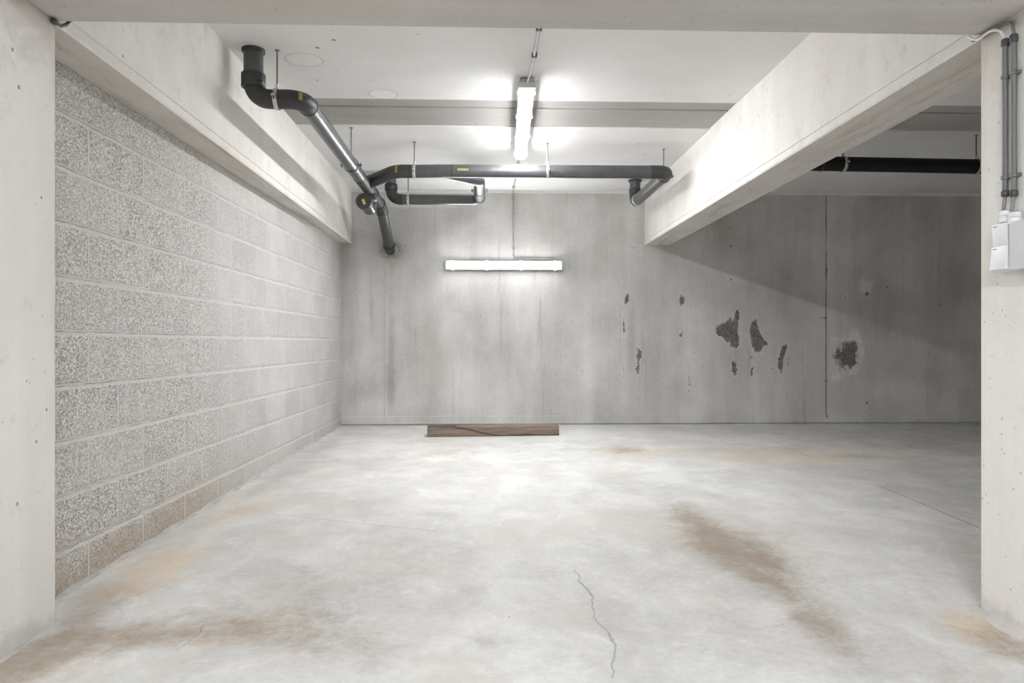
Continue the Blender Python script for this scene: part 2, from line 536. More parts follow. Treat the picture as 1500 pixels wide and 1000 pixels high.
def obj(name, bm, mat, parent=None, loc=None, smooth_=False, rz=0.0):
    """one mesh object; bm is in world space"""
    me = bpy.data.meshes.new(name)
    bmesh.ops.recalc_face_normals(bm, faces=bm.faces)
    bm.to_mesh(me)
    bm.free()
    mats = mat if isinstance(mat, (list, tuple)) else [mat]
    for m in mats:
        me.materials.append(m)
    if smooth_:
        me.polygons.foreach_set('use_smooth', [True] * len(me.polygons))
        try:
            me.set_sharp_from_angle(angle=math.radians(38))
        except Exception:
            pass
    o = bpy.data.objects.new(name, me)
    C.objects.link(o)
    if parent is not None:
        w = world_loc(parent)
        me.transform(Matrix.Translation(-w))
        o.parent = parent
    elif loc is not None:
        me.transform(Matrix.Translation(-Vector(loc)))
        o.location = loc
    return o


def NBM():
    return bmesh.new()


def box(bm, x0, x1, y0, y1, z0, z1, bev=0.0, mi=0):
    r = bmesh.ops.create_cube(bm, size=1.0)
    vs = r['verts']
    for v in vs:
        v.co = Vector((x0 + (v.co.x + .5) * (x1 - x0), y0 + (v.co.y + .5) * (y1 - y0), z0 + (v.co.z + .5) * (z1 - z0)))
    fs = set(f for v in vs for f in v.link_faces)
    if bev:
        es = list(set(e for v in vs for e in v.link_edges))
        rr = bmesh.ops.bevel(bm, geom=es, offset=bev, segments=2, profile=0.5, affect='EDGES')
        fs = set(rr['faces']) | set(f for f in fs if f.is_valid)
    for f in fs:
        if f.is_valid:
            f.material_index = mi
    return bm


def tube(bm, pts, r, seg=24, caps=True, mi=0):
    """tube swept along points; r may be a list"""
    pts = [Vector(p) for p in pts]
    n = len(pts)
    rs = r if isinstance(r, (list, tuple)) else [r] * n
    tang = []
    for i in range(n):
        a = pts[max(0, i - 1)]
        c = pts[min(n - 1, i + 1)]
        d = c - a
        if i not in (0, n - 1):
            d = (pts[i] - a).normalized() + (c - pts[i]).normalized()
        tang.append(d.normalized())
    up = Vector((0, 0, 1)) if abs(tang[0].z) < 0.9 else Vector((1, 0, 0))
    nrm = (up - tang[0] * up.dot(tang[0])).normalized()
    rings = []
    for i in range(n):
        if i:
            q = tang[i - 1].rotation_difference(tang[i])
            nrm = (q @ nrm).normalized()
        bi = tang[i].cross(nrm).normalized()
        rings.append([bm.verts.new(pts[i] + (nrm * math.cos(2 * PI * k / seg) + bi * math.sin(2 * PI * k / seg)) * rs[i]) for k in range(seg)])
    for a, c in zip(rings, rings[1:]):
        for k in range(seg):
            f = bm.faces.new((a[k], a[(k + 1) % seg], c[(k + 1) % seg], c[k]))
            f.material_index = mi
    if caps:
        bm.faces.new(list(reversed(rings[0]))).material_index = mi
        bm.faces.new(rings[-1]).material_index = mi
    return bm


def bend(p, d0, d1, rad, steps=10):
    """arc that leaves corner p from direction d0 into direction d1"""
    d0, d1 = Vector(d0).normalized(), Vector(d1).normalized()
    ang = d0.angle(d1)
    t = rad * math.tan(ang / 2)
    a = Vector(p) - d0 * t
    nrm = (d1 - d0 * d1.dot(d0)).normalized()
    c = a + nrm * rad
    out = []
    for i in range(steps + 1):
        th = ang * i / steps
        out.append(c - nrm * rad * math.cos(th) + d0 * rad * math.sin(th))
    return out


def sleeve(bm, a, b, r0, r1, seg=28):
    """short socket: a slightly wider ring from a to b with chamfered lips"""
    a, b = Vector(a), Vector(b)
    d = (b - a).normalized()
    e = (b - a).length
    c = min(0.004, e * 0.2)
    tube(bm, [a, a + d * 1e-4, a + d * c, b - d * c, b - d * 1e-4, b], [r0, r1 - 0.003, r1, r1, r1 - 0.003, r0], seg, caps=True)
    return bm


def band(bm, p, d, r0, r1, w, seg=28):
    """open clamp band: a hollow ring"""
    p, d = Vector(p), Vector(d).normalized()
    up = Z if abs(d.z) < .9 else X
    u = (up - d * up.dot(d)).normalized()
    v = d.cross(u)
    loops = []
    for r, t in ((r0, -.5), (r1 - .0015, -.5), (r1, -.3), (r1, .3), (r1 - .0015, .5), (r0, .5)):
        loops.append([bm.verts.new(p + d * (t * w) + (u * math.cos(2 * PI * k / seg) + v * math.sin(2 * PI * k / seg)) * r) for k in range(seg)])
    for i in range(6):
        a, c = loops[i], loops[(i + 1) % 6]
        for k in range(seg):
            bm.faces.new((a[k], a[(k + 1) % seg], c[(k + 1) % seg], c[k]))
    return bm


X, Y, Z = Vector((1, 0, 0)), Vector((0, 1, 0)), Vector((0, 0, 1))


def grid_obj(name, mat, xs, ys, fn, attrs=None):
    """a surface sampled on a grid; fn(u, v) -> point; attrs: name -> f(point)"""
    me = bpy.data.meshes.new(name)
    V = [fn(u, v) for v in ys for u in xs]
    nx = len(xs)
    Fc = [(j * nx + i, j * nx + i + 1, (j + 1) * nx + i + 1, (j + 1) * nx + i) for j in range(len(ys) - 1) for i in range(nx - 1)]
    me.from_pydata([tuple(p) for p in V], [], Fc)
    me.materials.append(mat)
    for an, f in (attrs or {}).items():
        at_ = me.attributes.new(an, 'FLOAT', 'POINT')
        at_.data.foreach_set('value', [f(p) for p in V])
    me.update()
    o = bpy.data.objects.new(name, me)
    C.objects.link(o)
    return o


def frange(a, b, st):
    n = max(1, round((b - a) / st))
    return [a + (b - a) * i / n for i in range(n + 1)]


def blob(px, py, c):
    """soft elliptical spot: (cx, cy, rx, ry, angle, strength)"""
    dx, dy = px - c[0], py - c[1]
    an = math.radians(c[4])
    u = (dx * math.cos(an) + dy * math.sin(an)) / c[2]
    v = (-dx * math.sin(an) + dy * math.cos(an)) / c[3]
    d = u * u + v * v
    return c[5] * math.exp(-d * 0.9) if d < 9 else 0.0


def spots(lst):
    def f(p):
        q = to_px(*p)
        if q is None:
            return 0.0
        return min(1.0, sum(blob(q[0], q[1], c) for c in lst))
    return f


# ------------------------------------------------------------------ the setting
BROWN = [(1085, 806, 85, 30, 18, .85), (1060, 815, 70, 26, 25, .4), (1150, 868, 95, 30, 38, .55), (1215, 930, 75, 34, 35, .6), (998, 748, 36, 16, 25, .5), (1030, 770, 40, 16, 30, .3),
         (915, 659, 36, 8, 0, .8), (655, 661, 40, 10, -4, .45), (60, 955, 120, 30, -16, .75), (200, 935, 120, 22, -8, .5), (300, 928, 110, 22, -4, .45), (420, 920, 130, 36, 4, .5),
         (160, 880, 80, 20, -30, .4), (1475, 938, 70, 26, 25, .8), (1400, 925, 70, 12, 20, .3), (1260, 668, 55, 6, 3, .5), (1370, 656, 90, 9, 5, .5), (1310, 905, 50, 18, 15, .35),
         (370, 745, 44, 9, -5, .4), (20, 990, 70, 34, -20, .5), (250, 770, 80, 12, -32, .4), (470, 950, 90, 30, 0, .3)]
TAN = [(250, 830, 100, 30, -28, .65), (360, 745, 80, 20, -12, .5), (1425, 918, 65, 26, 15, .9), (1110, 668, 140, 16, 3, .55), (1170, 800, 60, 24, 30, .45), (565, 812, 70, 40, 0, .4),
       (290, 930, 200, 30, -5, .55), (915, 664, 60, 14, 0, .55), (655, 667, 60, 14, 0, .45), (1270, 670, 100, 10, 2, .5), (110, 985, 110, 20, 0, .35), (1400, 985, 110, 16, 0, .4), (170, 860, 90, 26, -30, .45),
       (120, 640, 1, 1, 0, 0), (1080, 830, 120, 40, 25, .3)]
GREY = [(600, 805, 70, 30, 0, .55), (690, 815, 26, 18, 0, .45), (672, 762, 26, 10, 0, .35), (725, 940, 50, 11, 0, .6), (740, 661, 70, 5, 0, .45), (860, 658, 50, 6, 0, .35), (520, 905, 140, 70, 0, .4),
        (1400, 640, 140, 14, 0, .5), (1100, 905, 140, 40, 25, .35), (1400, 790, 60, 50, 0, .35), (130, 905, 80, 30, -25, .5), (880, 800, 80, 40, 0, .25), (440, 690, 60, 12, -30, .45), (380, 715, 70, 12, -32, .5),
        (480, 650, 50, 10, -25, .5), (160, 860, 110, 20, -32, .5), (930, 930, 130, 50, 0, .3), (1020, 645, 80, 5, 0, .25), (600, 628, 120, 3, 0, .3), (420, 860, 130, 40, 0, .3), (1250, 800, 100, 40, 0, .25)]
xs = sorted(set(frange(-6.0, -2.0, 0.25) + frange(-2.0, 5.6, 0.045) + frange(5.6, 9.0, 0.2)))
ys = sorted(set(frange(-5.0, 1.4, 0.2) + frange(1.4, 7.12, 0.04)))
floor = grid_obj('floor', M['floor'], xs, ys, lambda x, y: Vector((x, y, floor_z(x, y))),
                 {'brown': spots(BROWN), 'tan': spots(TAN), 'grey': spots(GREY)})
floor.data.polygons.foreach_set('use_smooth', [True] * len(floor.data.polygons))
tag(floor, 'pale power floated concrete floor with brown stains', 'floor', kind='structure')

# rear wall
DARK = [(1056, 484, 11, 8, 0, .85), (1070, 485, 11, 18, 0, 1.0), (1080, 462, 3, 9, 0, .8), (1080, 502, 5, 8, 0, .6),
        (1105, 482, 6, 16, 0, .95), (1110, 503, 8, 14, 0, .9), (1122, 503, 6, 4, 20, .6), (1076, 540, 5, 16, -10, .8), (1101, 545, 3, 13, 8, .7),
        (1148, 512, 4, 11, 15, .8), (1143, 533, 5, 14, 0, .9), (1155, 530, 3, 18, 0, .55), (1236, 522, 17, 21, 0, .78), (1250, 515, 9, 20, 0, .5),
        (918, 438, 3.5, 9, 8, .85), (936, 518, 4.5, 11, 0, .85), (934, 541, 4, 12, 0, .8), (914, 482, 2.5, 16, 0, .6), (914, 545, 3, 22, 0, .55),
        (1000, 440, 5, 10, 0, .7), (997, 490, 4, 12, 20, .5), (1010, 568, 3, 16, 0, .6), (1202, 465, 10, 2, 0, .8), (1210, 400, 2, 60, 0, .5), (1210, 550, 2, 50, 0, .4),
        (900, 358, 14, 1.5, 0, .6), (930, 362, 30, 1.5, 0, .6), (507, 540, 3, 4, 0, .5), (513, 560, 4, 4, 0, .5), (1270, 430, 5, 5, 0, .6), (578, 370, 22, 14, 0, .5)]
PALE = [(1268, 420, 15, 18, 0, .85), (1240, 430, 8, 8, 0, .6), (1252, 492, 9, 18, 10, 1.0), (1262, 517, 5, 18, 0, 1.0), (1250, 544, 10, 7, -35, 1.0), (1224, 552, 10, 6, 0, .9), (1226, 497, 12, 3, 0, .9),
        (1218, 520, 3, 26, 0, .5), (998, 485, 9, 16, 0, .55), (940, 520, 5, 18, 0, .5), (922, 440, 3, 14, 0, .5), (1152, 503, 6, 6, 0, .45), (1062, 470, 10, 7, -30, .5), (1118, 508, 10, 8, 0, .45),
        (1000, 455, 5, 10, 0, .5), (842, 330, 4, 14, 0, .5), (832, 318, 10, 3, 30, .6), (802, 300, 5, 16, 0, .45), (1140, 605, 90, 3, 0, .35), (900, 607, 150, 3, 0, .35), (940, 560, 4, 30, 0, .3)]
SOFT = [(925, 490, 10, 70, 0, .55), (845, 520, 8, 90, 0, .35), (573, 500, 7, 120, 0, .6), (592, 470, 4, 60, 0, .35), (1090, 470, 8, 55, 0, .25), (1010, 560, 8, 50, 0, .35),
        (530, 570, 40, 30, 0, .55), (620, 575, 50, 30, 0, .3), (670, 545, 25, 12, 0, .3), (770, 580, 8, 30, 0, .3), (540, 330, 40, 50, 0, .4), (700, 310, 80, 30, 0, .2), (960, 590, 50, 18, 0, .3), (1120, 580, 40, 14, 0, .35),
        (880, 330, 40, 50, 0, .2), (1300, 590, 60, 30, 0, .3), (1400, 400, 40, 120, 0, .3), (1250, 350, 30, 50, 0, .25), (580, 372, 28, 20, 0, .6), (752, 330, 4, 60, 0, .3)]
wx = frange(-2.0, 9.0, 0.022)
wz = frange(-0.1, 2.59, 0.022)
wall_back = grid_obj('wall_back', M['wall'], wx, wz, lambda x, z: Vector((x, YB, z)),
                     {'dark': spots(DARK), 'pale': spots(PALE), 'soft': spots(SOFT)})
md = wall_back.modifiers.new('thickness', 'SOLIDIFY')
md.thickness = 0.2
md.offset = -1.0
tag(wall_back, 'stained cast concrete rear wall carrying the horizontal lamp', 'wall', kind='structure')

# blockwork wall on the left (own local frame: x along the wall)
p0, p1 = Vector((-1.5465, 2.20, 0)), Vector((-1.472, 7.10, 0))
d = (p1 - p0)
WL_LEN, WL_ANG = d.length, math.atan2(d.y, d.x)
U_OFF, Z_OFF = 0.093, 0.056
bm = NBM()
box(bm, -0.02, WL_LEN + 0.05, 0.0, 0.19, -0.12, ZB - 0.002)
wall_left = obj('wall_left', bm, block_mat(U_OFF, Z_OFF))
wall_left.location = p0
wall_left.rotation_euler = (0, 0, WL_ANG)
tag(wall_left, 'grey concrete block wall with pale mortar joints', 'wall', kind='structure')

# walls that close the aisle and the next bay
for nm, a in (('wall_front', (-6.0, 9.0, -5.2, -5.0)), ('wall_right', (9.0, 9.2, -5.2, 7.3)), ('wall_aisle', (-6.2, -6.0, -5.2, 7.3))):
    bm = NBM()
    box(bm, *a, -0.12, 2.6)
    tag(obj(nm, bm, M['plain']), {'wall_front': 'plain concrete wall behind the viewpoint', 'wall_right': 'plain concrete wall closing the far right bay', 'wall_aisle': 'plain concrete wall closing the aisle on the left'}[nm], 'wall', kind='structure')

bm = NBM()
ZT = 2.60
box(bm, -6.2, 9.2, -5.2, RY0, ZC, ZT)
box(bm, -6.2, 9.2, RY1, 7.3, ZC, ZT)
box(bm, -6.2, 9.2, RY0, 4.625, ZR, ZT, mi=1)
box(bm, -6.2, 9.2, 4.638, RY1, ZR, ZT, mi=1)
box(bm, -6.2, 9.2, 4.60, 4.66, ZR + .03, ZT, mi=1)
box(bm, -6.2, 9.2, 4.640, 4.652, ZR - .004, ZR + .01, mi=1)
ceiling = obj('ceiling', bm, [M['ceiling'], M['infill']])
tag(ceiling, 'pale concrete ceiling crossed by a darker joint band', 'ceiling', kind='structure')


def beam_mesh(x0, x1, y0, y1, axis, faces):
    """beam with a shallow groove above the arris strip on the given sides; cross-section swept"""
    bm = NBM()
    a, c = (x0, x1) if axis == 'y' else (y0, y1)
    g, zb, zt = 0.005, ZB, ZC + 0.02
    prof = []
    if a in faces:
        prof += [(a, zt), (a, zb + .047), (a + g, zb + .045), (a + g, zb + .041), (a - .001, zb + .039), (a - .001, zb + .008), (a + .006, zb)]
    else:
        prof += [(a, zt), (a, zb)]
    if c in faces:
        prof += [(c - .006, zb), (c + .001, zb + .008), (c + .001, zb + .039), (c - g, zb + .041), (c - g, zb + .045), (c, zb + .047), (c, zt)]
    else:
        prof += [(c, zb), (c, zt)]
    e0, e1 = (y0, y1) if axis == 'y' else (x0, x1)
    rings = []
    for e in frange(e0, e1, 0.25):
        rings.append([bm.verts.new((p, e, z) if axis == 'y' else (e, p, z)) for p, z in prof])
    n = len(prof)
    for r0, r1 in zip(rings, rings[1:]):
        for k in range(n):
            bm.faces.new((r0[k], r0[(k + 1) % n], r1[(k + 1) % n], r1[k]))
    bm.faces.new(rings[0])
    bm.faces.new(rings[-1])
    return bm


bl = obj('beam_left', beam_mesh(BLX2, BLX, CY1, YB, 'y', (BLX,)), [M['beam'], M['soffit']])
tag(bl, 'pale concrete beam above the block wall', 'beam', kind='structure')
br_ = obj('beam_right', beam_mesh(BRX, BRX2, CY1, YB, 'y', (BRX, BRX2)), [M['beam'], M['soffit']])
tag(br_, 'pale concrete beam running from the conduit column to the rear wall', 'beam', kind='structure')
bf = obj('beam_front', beam_mesh(-6.0, 9.0, CY0, CY1, 'x', (CY0, CY1)), M['beam_front'])
tag(bf, 'concrete beam spanning between the two columns overhead', 'beam', kind='structure')


def column_mesh(x0, x1, xi, nudge):
    bm = NBM()
    box(bm, x0, x1, CY0, CY1, -0.1, ZB + 0.004, bev=0.008)
    return bm


for o in (bl, br_):
    for p in o.data.polygons:
        if p.normal.z < -0.9 and p.center.z < ZB + .002:
            p.material_index = 1

cl = obj('column_left', column_mesh(-1.80, CLX, CLX, 1), M['column'])
tag(cl, 'pale concrete column at the end of the block wall', 'column', kind='structure')
cr = obj('column_right', column_mesh(CRX, 2.08, CRX, -1), M['column'])
tag(cr, 'pale concrete column carrying switches and conduits', 'column', kind='structure')


def fillet(bm, a, b, side, w, h):
    """rough mortar wedge along a line at the foot of a face"""
    a, b, side = Vector(a), Vector(b), Vector(side).normalized()
    n = max(4, int((b - a).length / 0.02))
    rings = []
    for i in range(n + 1):
        p = a.lerp(b, i / n)
        k = 0.75 + 0.6 * (mn.noise(p * 9) + 0.35 * mn.noise(p * 37))
        hh, ww = h * max(.25, k), w * max(.25, k)
        z = floor_z(p.x, p.y)
        rings.append([bm.verts.new(q) for q in (Vector((p.x, p.y, z - .02)) - side * .01, Vector((p.x, p.y, z + hh)) - side * .01, Vector((p.x, p.y, z + hh)) + side * .003,
                                               Vector((p.x, p.y, z + hh * .45)) + side * ww * .5, Vector((p.x, p.y, z)) + side * ww, Vector((p.x, p.y, z - .02)) + side * ww)])
    for r0, r1 in zip(rings, rings[1:]):
        for k in range(6):
            bm.faces.new((r0[k], r0[(k + 1) % 6], r1[(k + 1) % 6], r1[k]))
    bm.faces.new(rings[0])
    bm.faces.new(rings[-1])


bm = NBM()
fillet(bm, (CRX, CY0, 0), (CRX, CY1 + .01, 0), (-1, 0, 0), .045, .022)
tag(obj('trim_1', bm, M['mortar']), 'rough mortar fillet at the foot of the conduit column', 'trim', kind='structure')
bm = NBM()
fillet(bm, (-1.542, 2.24, 0), (-1.474, 7.09, 0), (1, -0.015, 0), .03, .016)
tag(obj('trim_2', bm, M['mortar']), 'rough mortar fillet along the foot of the block wall', 'trim', kind='structure')
bm = NBM()
fillet(bm, (CLX, CY0, 0), (CLX, CY1 + .005, 0), (1, 0, 0), .016, .008)
tag(obj('trim_4', bm, M['mortar']), 'thin mortar line at the foot of the column beside the block wall', 'trim', kind='structure')
bm = NBM()
box(bm, -1.47, 9.0, YB - 0.016, YB + 0.02, floor_z(1, 7.1) + .009, 0.150, bev=.004)
tag(obj('baseboard_back', bm, M['wall']), 'low concrete kicker strip along the rear wall', 'baseboard', kind='structure')
bm = NBM()
box(bm, BLX, BRX, YB - 0.014, YB + 0.02, ZC - 0.030, ZC + .01)
box(bm, BRX2, 9.0, YB - 0.014, YB + 0.02, ZC - 0.030, ZC + .01)
tag(obj('trim_3', bm, M['ceiling']), 'thin pale strip where rear wall meets ceiling', 'trim', kind='structure')

# ------------------------------------------------------------------ lamps
def batten(name, label, cat, a, b, up, mat, hw=0.05, depth=0.095, dia=0.55, group=None):
    """linear luminaire from a to b on a surface; up points from the surface into the room"""
    a, b, up = Vector(a), Vector(b), Vector(up).normalized()
    ax = (b - a).normalized()
    sd = ax.cross(up).normalized()
    L = (b - a).length
    root = thing(name, label, cat, (a + b) / 2, group)

    def sweep(prof, t0, t1, scale0=1.0):
        bm = NBM()
        n = len(prof)
        st = [(t0, 0.86), (t0 + .012, 1.0), (t1 - .012, 1.0), (t1, 0.86)] if scale0 else [(t0, 1), (t1, 1)]
        cen = sum(q[1] for q in prof) / n
        rings = [[bm.verts.new(a + ax * t + sd * (p * k) + up * (cen + (q - cen) * k)) for p, q in prof] for t, k in st]
        for r0, r1 in zip(rings, rings[1:]):
            for k in range(n):
                bm.faces.new((r0[k], r0[(k + 1) % n], r1[(k + 1) % n], r1[k]))
        bm.faces.new(rings[0])
        bm.faces.new(rings[-1])
        return bm
    dm = depth * (1 - dia)
    hou = [(-hw * .78, .004), (hw * .78, .004), (hw, dm * .7), (hw, dm), (-hw, dm), (-hw, dm * .7)]
    obj('housing', sweep(hou, 0, L), M['housing'], root)
    dif = [(-hw * .84, dm)] + [(-hw * .84 * math.cos(t), dm + (depth - dm) * math.sin(t) ** 0.7) for t in [PI * k / 14 for k in range(1, 14)]] + [(hw * .84, dm)]
    obj('diffuser', sweep(dif, .012, L - .012), mat, root, smooth_=True)
    for t in (0.0, L):
        s_ = 1 if t == 0 else -1
        bm = NBM()
        cp = [(-hw * .99, dm * .6), (hw * .99, dm * .6), (hw * .99, dm + (depth - dm) * .25), (-hw * .99, dm + (depth - dm) * .25)]
        rings = [[bm.verts.new(a + ax * (t + s_ * q) + sd * p + up * z) for p, z in cp] for q in (-.004, .020)]
        for k in range(4):
            bm.faces.new((rings[0][k], rings[0][(k + 1) % 4], rings[1][(k + 1) % 4], rings[1][k]))
        bm.faces.new(rings[0])
        bm.faces.new(rings[1])
        obj('end_cap', bm, M['box'], root)
    n = 4
    for i in range(n):
        for s_ in (-1, 1):
            t = L * (0.06 + 0.88 * i / (n - 1))
            bm = NBM()
            p = a + ax * t + sd * (s_ * (hw + .002)) + up * (dm + .002)
            rings = [[bm.verts.new(p + ax * (q * .011) + sd * u + up * w) for u, w in ((-.003, -.014), (.004, -.014), (.004, .012), (-.003, .012))] for q in (-1, 1)]
            for k in range(4):
                bm.faces.new((rings[0][k], rings[0][(k + 1) % 4], rings[1][(k + 1) % 4], rings[1][k]))
            bm.faces.new(rings[0])
            bm.faces.new(rings[1])
            obj('clip', bm, M['white'], root)
    return root


LX0, LX1 = 0.246, 0.285
LA, LB = Vector((LX0, 4.07, ZC)), Vector((LX1, 5.585, ZC))
batten('ceiling_light', 'lit white batten lamp fixed to the ceiling, pointing at the rear wall', 'lamp', LA, LB, (0, 0, -1), M['lamp_ceiling'], dia=.42)
WZ = 1.694
batten('wall_light', 'lit white batten lamp mounted level on the rear wall', 'lamp', (-0.405, YB, WZ), (0.785, YB, WZ), (0, -1, 0), M['lamp_wall'], hw=.047, depth=.085)
for i, (x, y) in enumerate(((.27, -0.6), (.27, -3.0), (-3.2, -1.8))):
    batten('aisle_light', 'lit batten lamp on the aisle ceiling ' + ['just before the front beam', 'farthest back behind the viewpoint', 'on the side of the block wall'][i], 'lamp',
           (x, y - .76, ZC), (x, y + .76, ZC), (0, 0, -1), M['lamp_aisle'], group='aisle lamps behind the viewpoint')

# ------------------------------------------------------------------ drain pipes
R = 0.051
X, Y, Z = Vector((1, 0, 0)), Vector((0, 1, 0)), Vector((0, 0, 1))


def pipe(name, pts, parent, mat=None, r=R, caps=True):
    return obj(name, tube(NBM(), pts, r, 28, caps), mat or M['pipe'], parent, smooth_=True)


def ring(name, p, d, r, w, parent, mat=None, dr=.0):
    p, d = Vector(p), Vector(d).normalized()
    return obj(name, sleeve(NBM(), p - d * w / 2, p + d * w / 2, r, r + .006 + dr), mat or M['fitting'], parent, smooth_=True)


def sticker(p, nrm, along, w, h, parent, r=R):
    """label wrapped round the pipe"""
    nrm, along = Vector(nrm).normalized(), Vector(along).normalized()
    side = nrm.cross(along)
    bm = NBM()
    n = 6
    a0 = h / r
    rows = []
    for s_ in (-.5, .5):
        rows.append([bm.verts.new(Vector(p) + along * (s_ * w) + (nrm * math.cos(t) + side * math.sin(t)) * (r + .0012)) for t in [(-.5 + k / n) * a0 for k in range(n + 1)]])
    for k in range(n):
        bm.faces.new((rows[0][k], rows[0][k + 1], rows[1][k + 1], rows[1][k]))
    rr = bmesh.ops.solidify(bm, geom=bm.faces[:], thickness=.0008)
    o = obj('sticker', bm, M['sticker'], parent)
    o['label'] = 'yellow sticker'
    return o


# stack that comes out of the ceiling and runs along the left beam
PX, PY, PZ = -1.244, 3.744, 2.208
DXL = -0.980
root = thing('drain_pipe', 'branched black drain pipework hanging under the ceiling between the two side beams', 'pipe', (PX, PY, ZC))
pipe('riser', [(PX, PY, ZC + .01), (PX, PY, 2.325)], root)
ring('ceiling_collar', (PX, PY, ZC - .006), Z, R, .022, root, dr=.004)
ring('socket', (PX, PY, 2.305), Z, R, .075, root, dr=.006)
bm = NBM()
box(bm, PX + .028, PX + .066, PY - .062, PY - .04, 2.285, 2.325, bev=.004)
obj('latch', bm, M['fitting'], root)
e1 = bend((PX, PY, PZ), -Z, X, .085)
pipe('elbow', [(PX, PY, 2.30)] + e1 + [(PX + .11, PY, PZ)], root, M['fitting'])
e2 = bend((DXL, PY, PZ), X, Y, .085)
pipe('elbow', [(PX + .115, PY, PZ)] + e2 + [(DXL, PY + .11, PZ)], root, M['fitting'])
sticker((DXL - .02, PY + .012, PZ), (.30, -.92, .1), (.55, .3, 0), .020, .045, root, R + .004)
ring('seam_ring', (DXL, PY + .112, PZ), Y, R - .003, .008, root)
zj = PZ - .012
pipe('pipe_section', [(DXL, PY + .11, PZ), (DXL, 5.40, zj)], root)
ring('seam_ring', (DXL, 5.40, zj), Y, R - .003, .010, root)
pipe('wye_fitting', [(DXL, 5.40, zj), (DXL, 6.0, zj - .006)], root, M['fitting'], r=R + .001)
ring('socket', (DXL, 6.0, zj - .006), Y, R, .06, root, dr=.002)
cz = zj - .006
# cleanout hanging under the wye with its screw cap towards the bay
q0 = Vector((DXL, 5.80, zj))
cl_z = 2.066
drop = bend((DXL + .012, 5.93, 2.005), Vector((.02, .30, -1)), Vector((-.14, -1, .26)), .055)
pipe('cleanout_branch', [q0 + Vector((.004, .05, 0))] + drop + [(DXL - .016, 5.76, cl_z - .004)], root, M['pipe'], r=R - .002)
ring('seam_ring', (DXL + .006, 5.895, 2.110), Vector((.02, .30, -1)), R - .002, .018, root, M['zinc'])
cap = obj('cleanout_cap', sleeve(NBM(), (DXL - .022, 5.705, cl_z), (DXL - .018, 5.765, cl_z), R, .066), M['fitting'], root, smooth_=True)
bm = NBM()
box(bm, DXL - .034, DXL - .010, 5.702, 5.706, cl_z - .03, cl_z + .016)
bmesh.ops.rotate(bm, cent=(DXL - .022, 5.704, cl_z), matrix=Matrix.Rotation(math.radians(-22), 3, 'Y'), verts=bm.verts)
s_ = obj('sticker', bm, M['sticker'], cap)
s_['label'] = 'yellow sticker'
# last length and the 45 degree drop into the wall
ez = 6.52
w_hole = at_y(571, 365, YB)
d45 = (Vector((w_hole.x, YB + .05, w_hole.z - .03)) - Vector((DXL, ez, cz - .01))).normalized()
e3 = bend((DXL, ez, cz - .008), Y, d45, .12)
pipe('pipe_section', [(DXL, 6.03, cz), (DXL, 6.40, cz - .006)], root)
pipe('elbow', [(DXL, 6.40, cz - .006)] + e3 + [e3[-1] + d45 * .05], root, M['fitting'], r=R + .002)
ring('seam_ring', (DXL, 6.40, cz - .006), Y, R, .03, root, dr=.002)
ring('seam_ring', e3[-1] + d45 * .055, d45, R, .03, root, M['pipe'])
pw = Vector((DXL, ez, cz - .01)) + d45 * ((YB + .06 - ez) / d45.y)
pipe('pipe_section', [e3[-1] + d45 * .04, pw], root)
ring('wall_collar', pw - d45 * .14, d45, R, .03, root, dr=.002)

# rough opening in the rear wall around it
bm = NBM()
hx, hz = w_hole.x, w_hole.z
random.seed(3)
for k in range(26):
    t = 2 * PI * k / 26
    rr = .095 + .02 * random.random()
    c = Vector((hx + .012 + math.cos(t) * rr, YB - .002, hz - .01 + math.sin(t) * rr * .75))
    r_ = bmesh.ops.create_icosphere(bm, subdivisions=1, radius=.016 + .014 * random.random())
    for v in r_['verts']:
        v.co = Vector((v.co.x * 1.2, v.co.y * .7, v.co.z)) + c + Vector((random.uniform(-1, 1), random.uniform(-1, 1), random.uniform(-1, 1))) * .004
o = obj('mortar_patch', bm, M['mortar'], wall_back)
o['label'] = 'rough broken mortar around the pipe opening'

# cross pipe from the right beam to the wye
MY, MZ0, MZ1 = 5.42, 2.242, 2.252
XR = 1.446
XL = DXL + .30
xs_ = -.72
b45 = Vector((-1, 1, 0)).normalized()
kx, mid = -.70, .145
cor = Vector((kx, MY, MZ0))
fall = Vector((-1, 1, -.115))
e4 = bend(cor, -X, fall, .15)
mpt = cor + fall * mid
pipe('elbow', [(xs_ + .14, MY, MZ0)] + e4 + [mpt], root, M['fitting'], r=R + .001)
ring('seam_ring', mpt, fall, R - .004, .010, root)
pipe('wye_branch', [mpt, cor + fall * .285], root, M['fitting'], r=R + .001)
sticker(e4[4], (-.15, -1, .15), (e4[5] - e4[3]), .020, .060, root, R + .004)
ring('seam_ring', (xs_ + .14, MY, MZ0), X, R - .004, .006, root)
pipe('pipe_section', [(xs_ + .14, MY, MZ0), (-.26, MY, (MZ0 + MZ1) / 2)], root)
ring('seam_ring', (-.26, MY, (MZ0 + MZ1) / 2), X, R - .004, .008, root)
pipe('pipe_section', [(-.26, MY, (MZ0 + MZ1) / 2), (XR - .14, MY, MZ1)], root)
sticker((-.175, MY, MZ0 + .003), (0, -1, .05), X, .085, .018, root)
ring('seam_ring', (XR - .14, MY, MZ1), X, R - .004, .006, root)
e5 = bend((XR, MY, MZ1), X, Y, .075)
pipe('elbow', [(XR - .14, MY, MZ1)] + e5 + [(XR, MY + .10, MZ1)], root, M['fitting'], r=R + .001)
ring('seam_ring', (XR, MY + .15, MZ1), Y, R - .002, .014, root)
pipe('pipe_section', [(XR, MY + .10, MZ1), (XR, 6.50, MZ1 + .006)], root)
ring('seam_ring', (XR, 6.50, MZ1 + .006), Y, R, .03, root, M['zinc'])
e6 = bend((XR, 6.62, MZ1 + .008), Y, Z, .075)
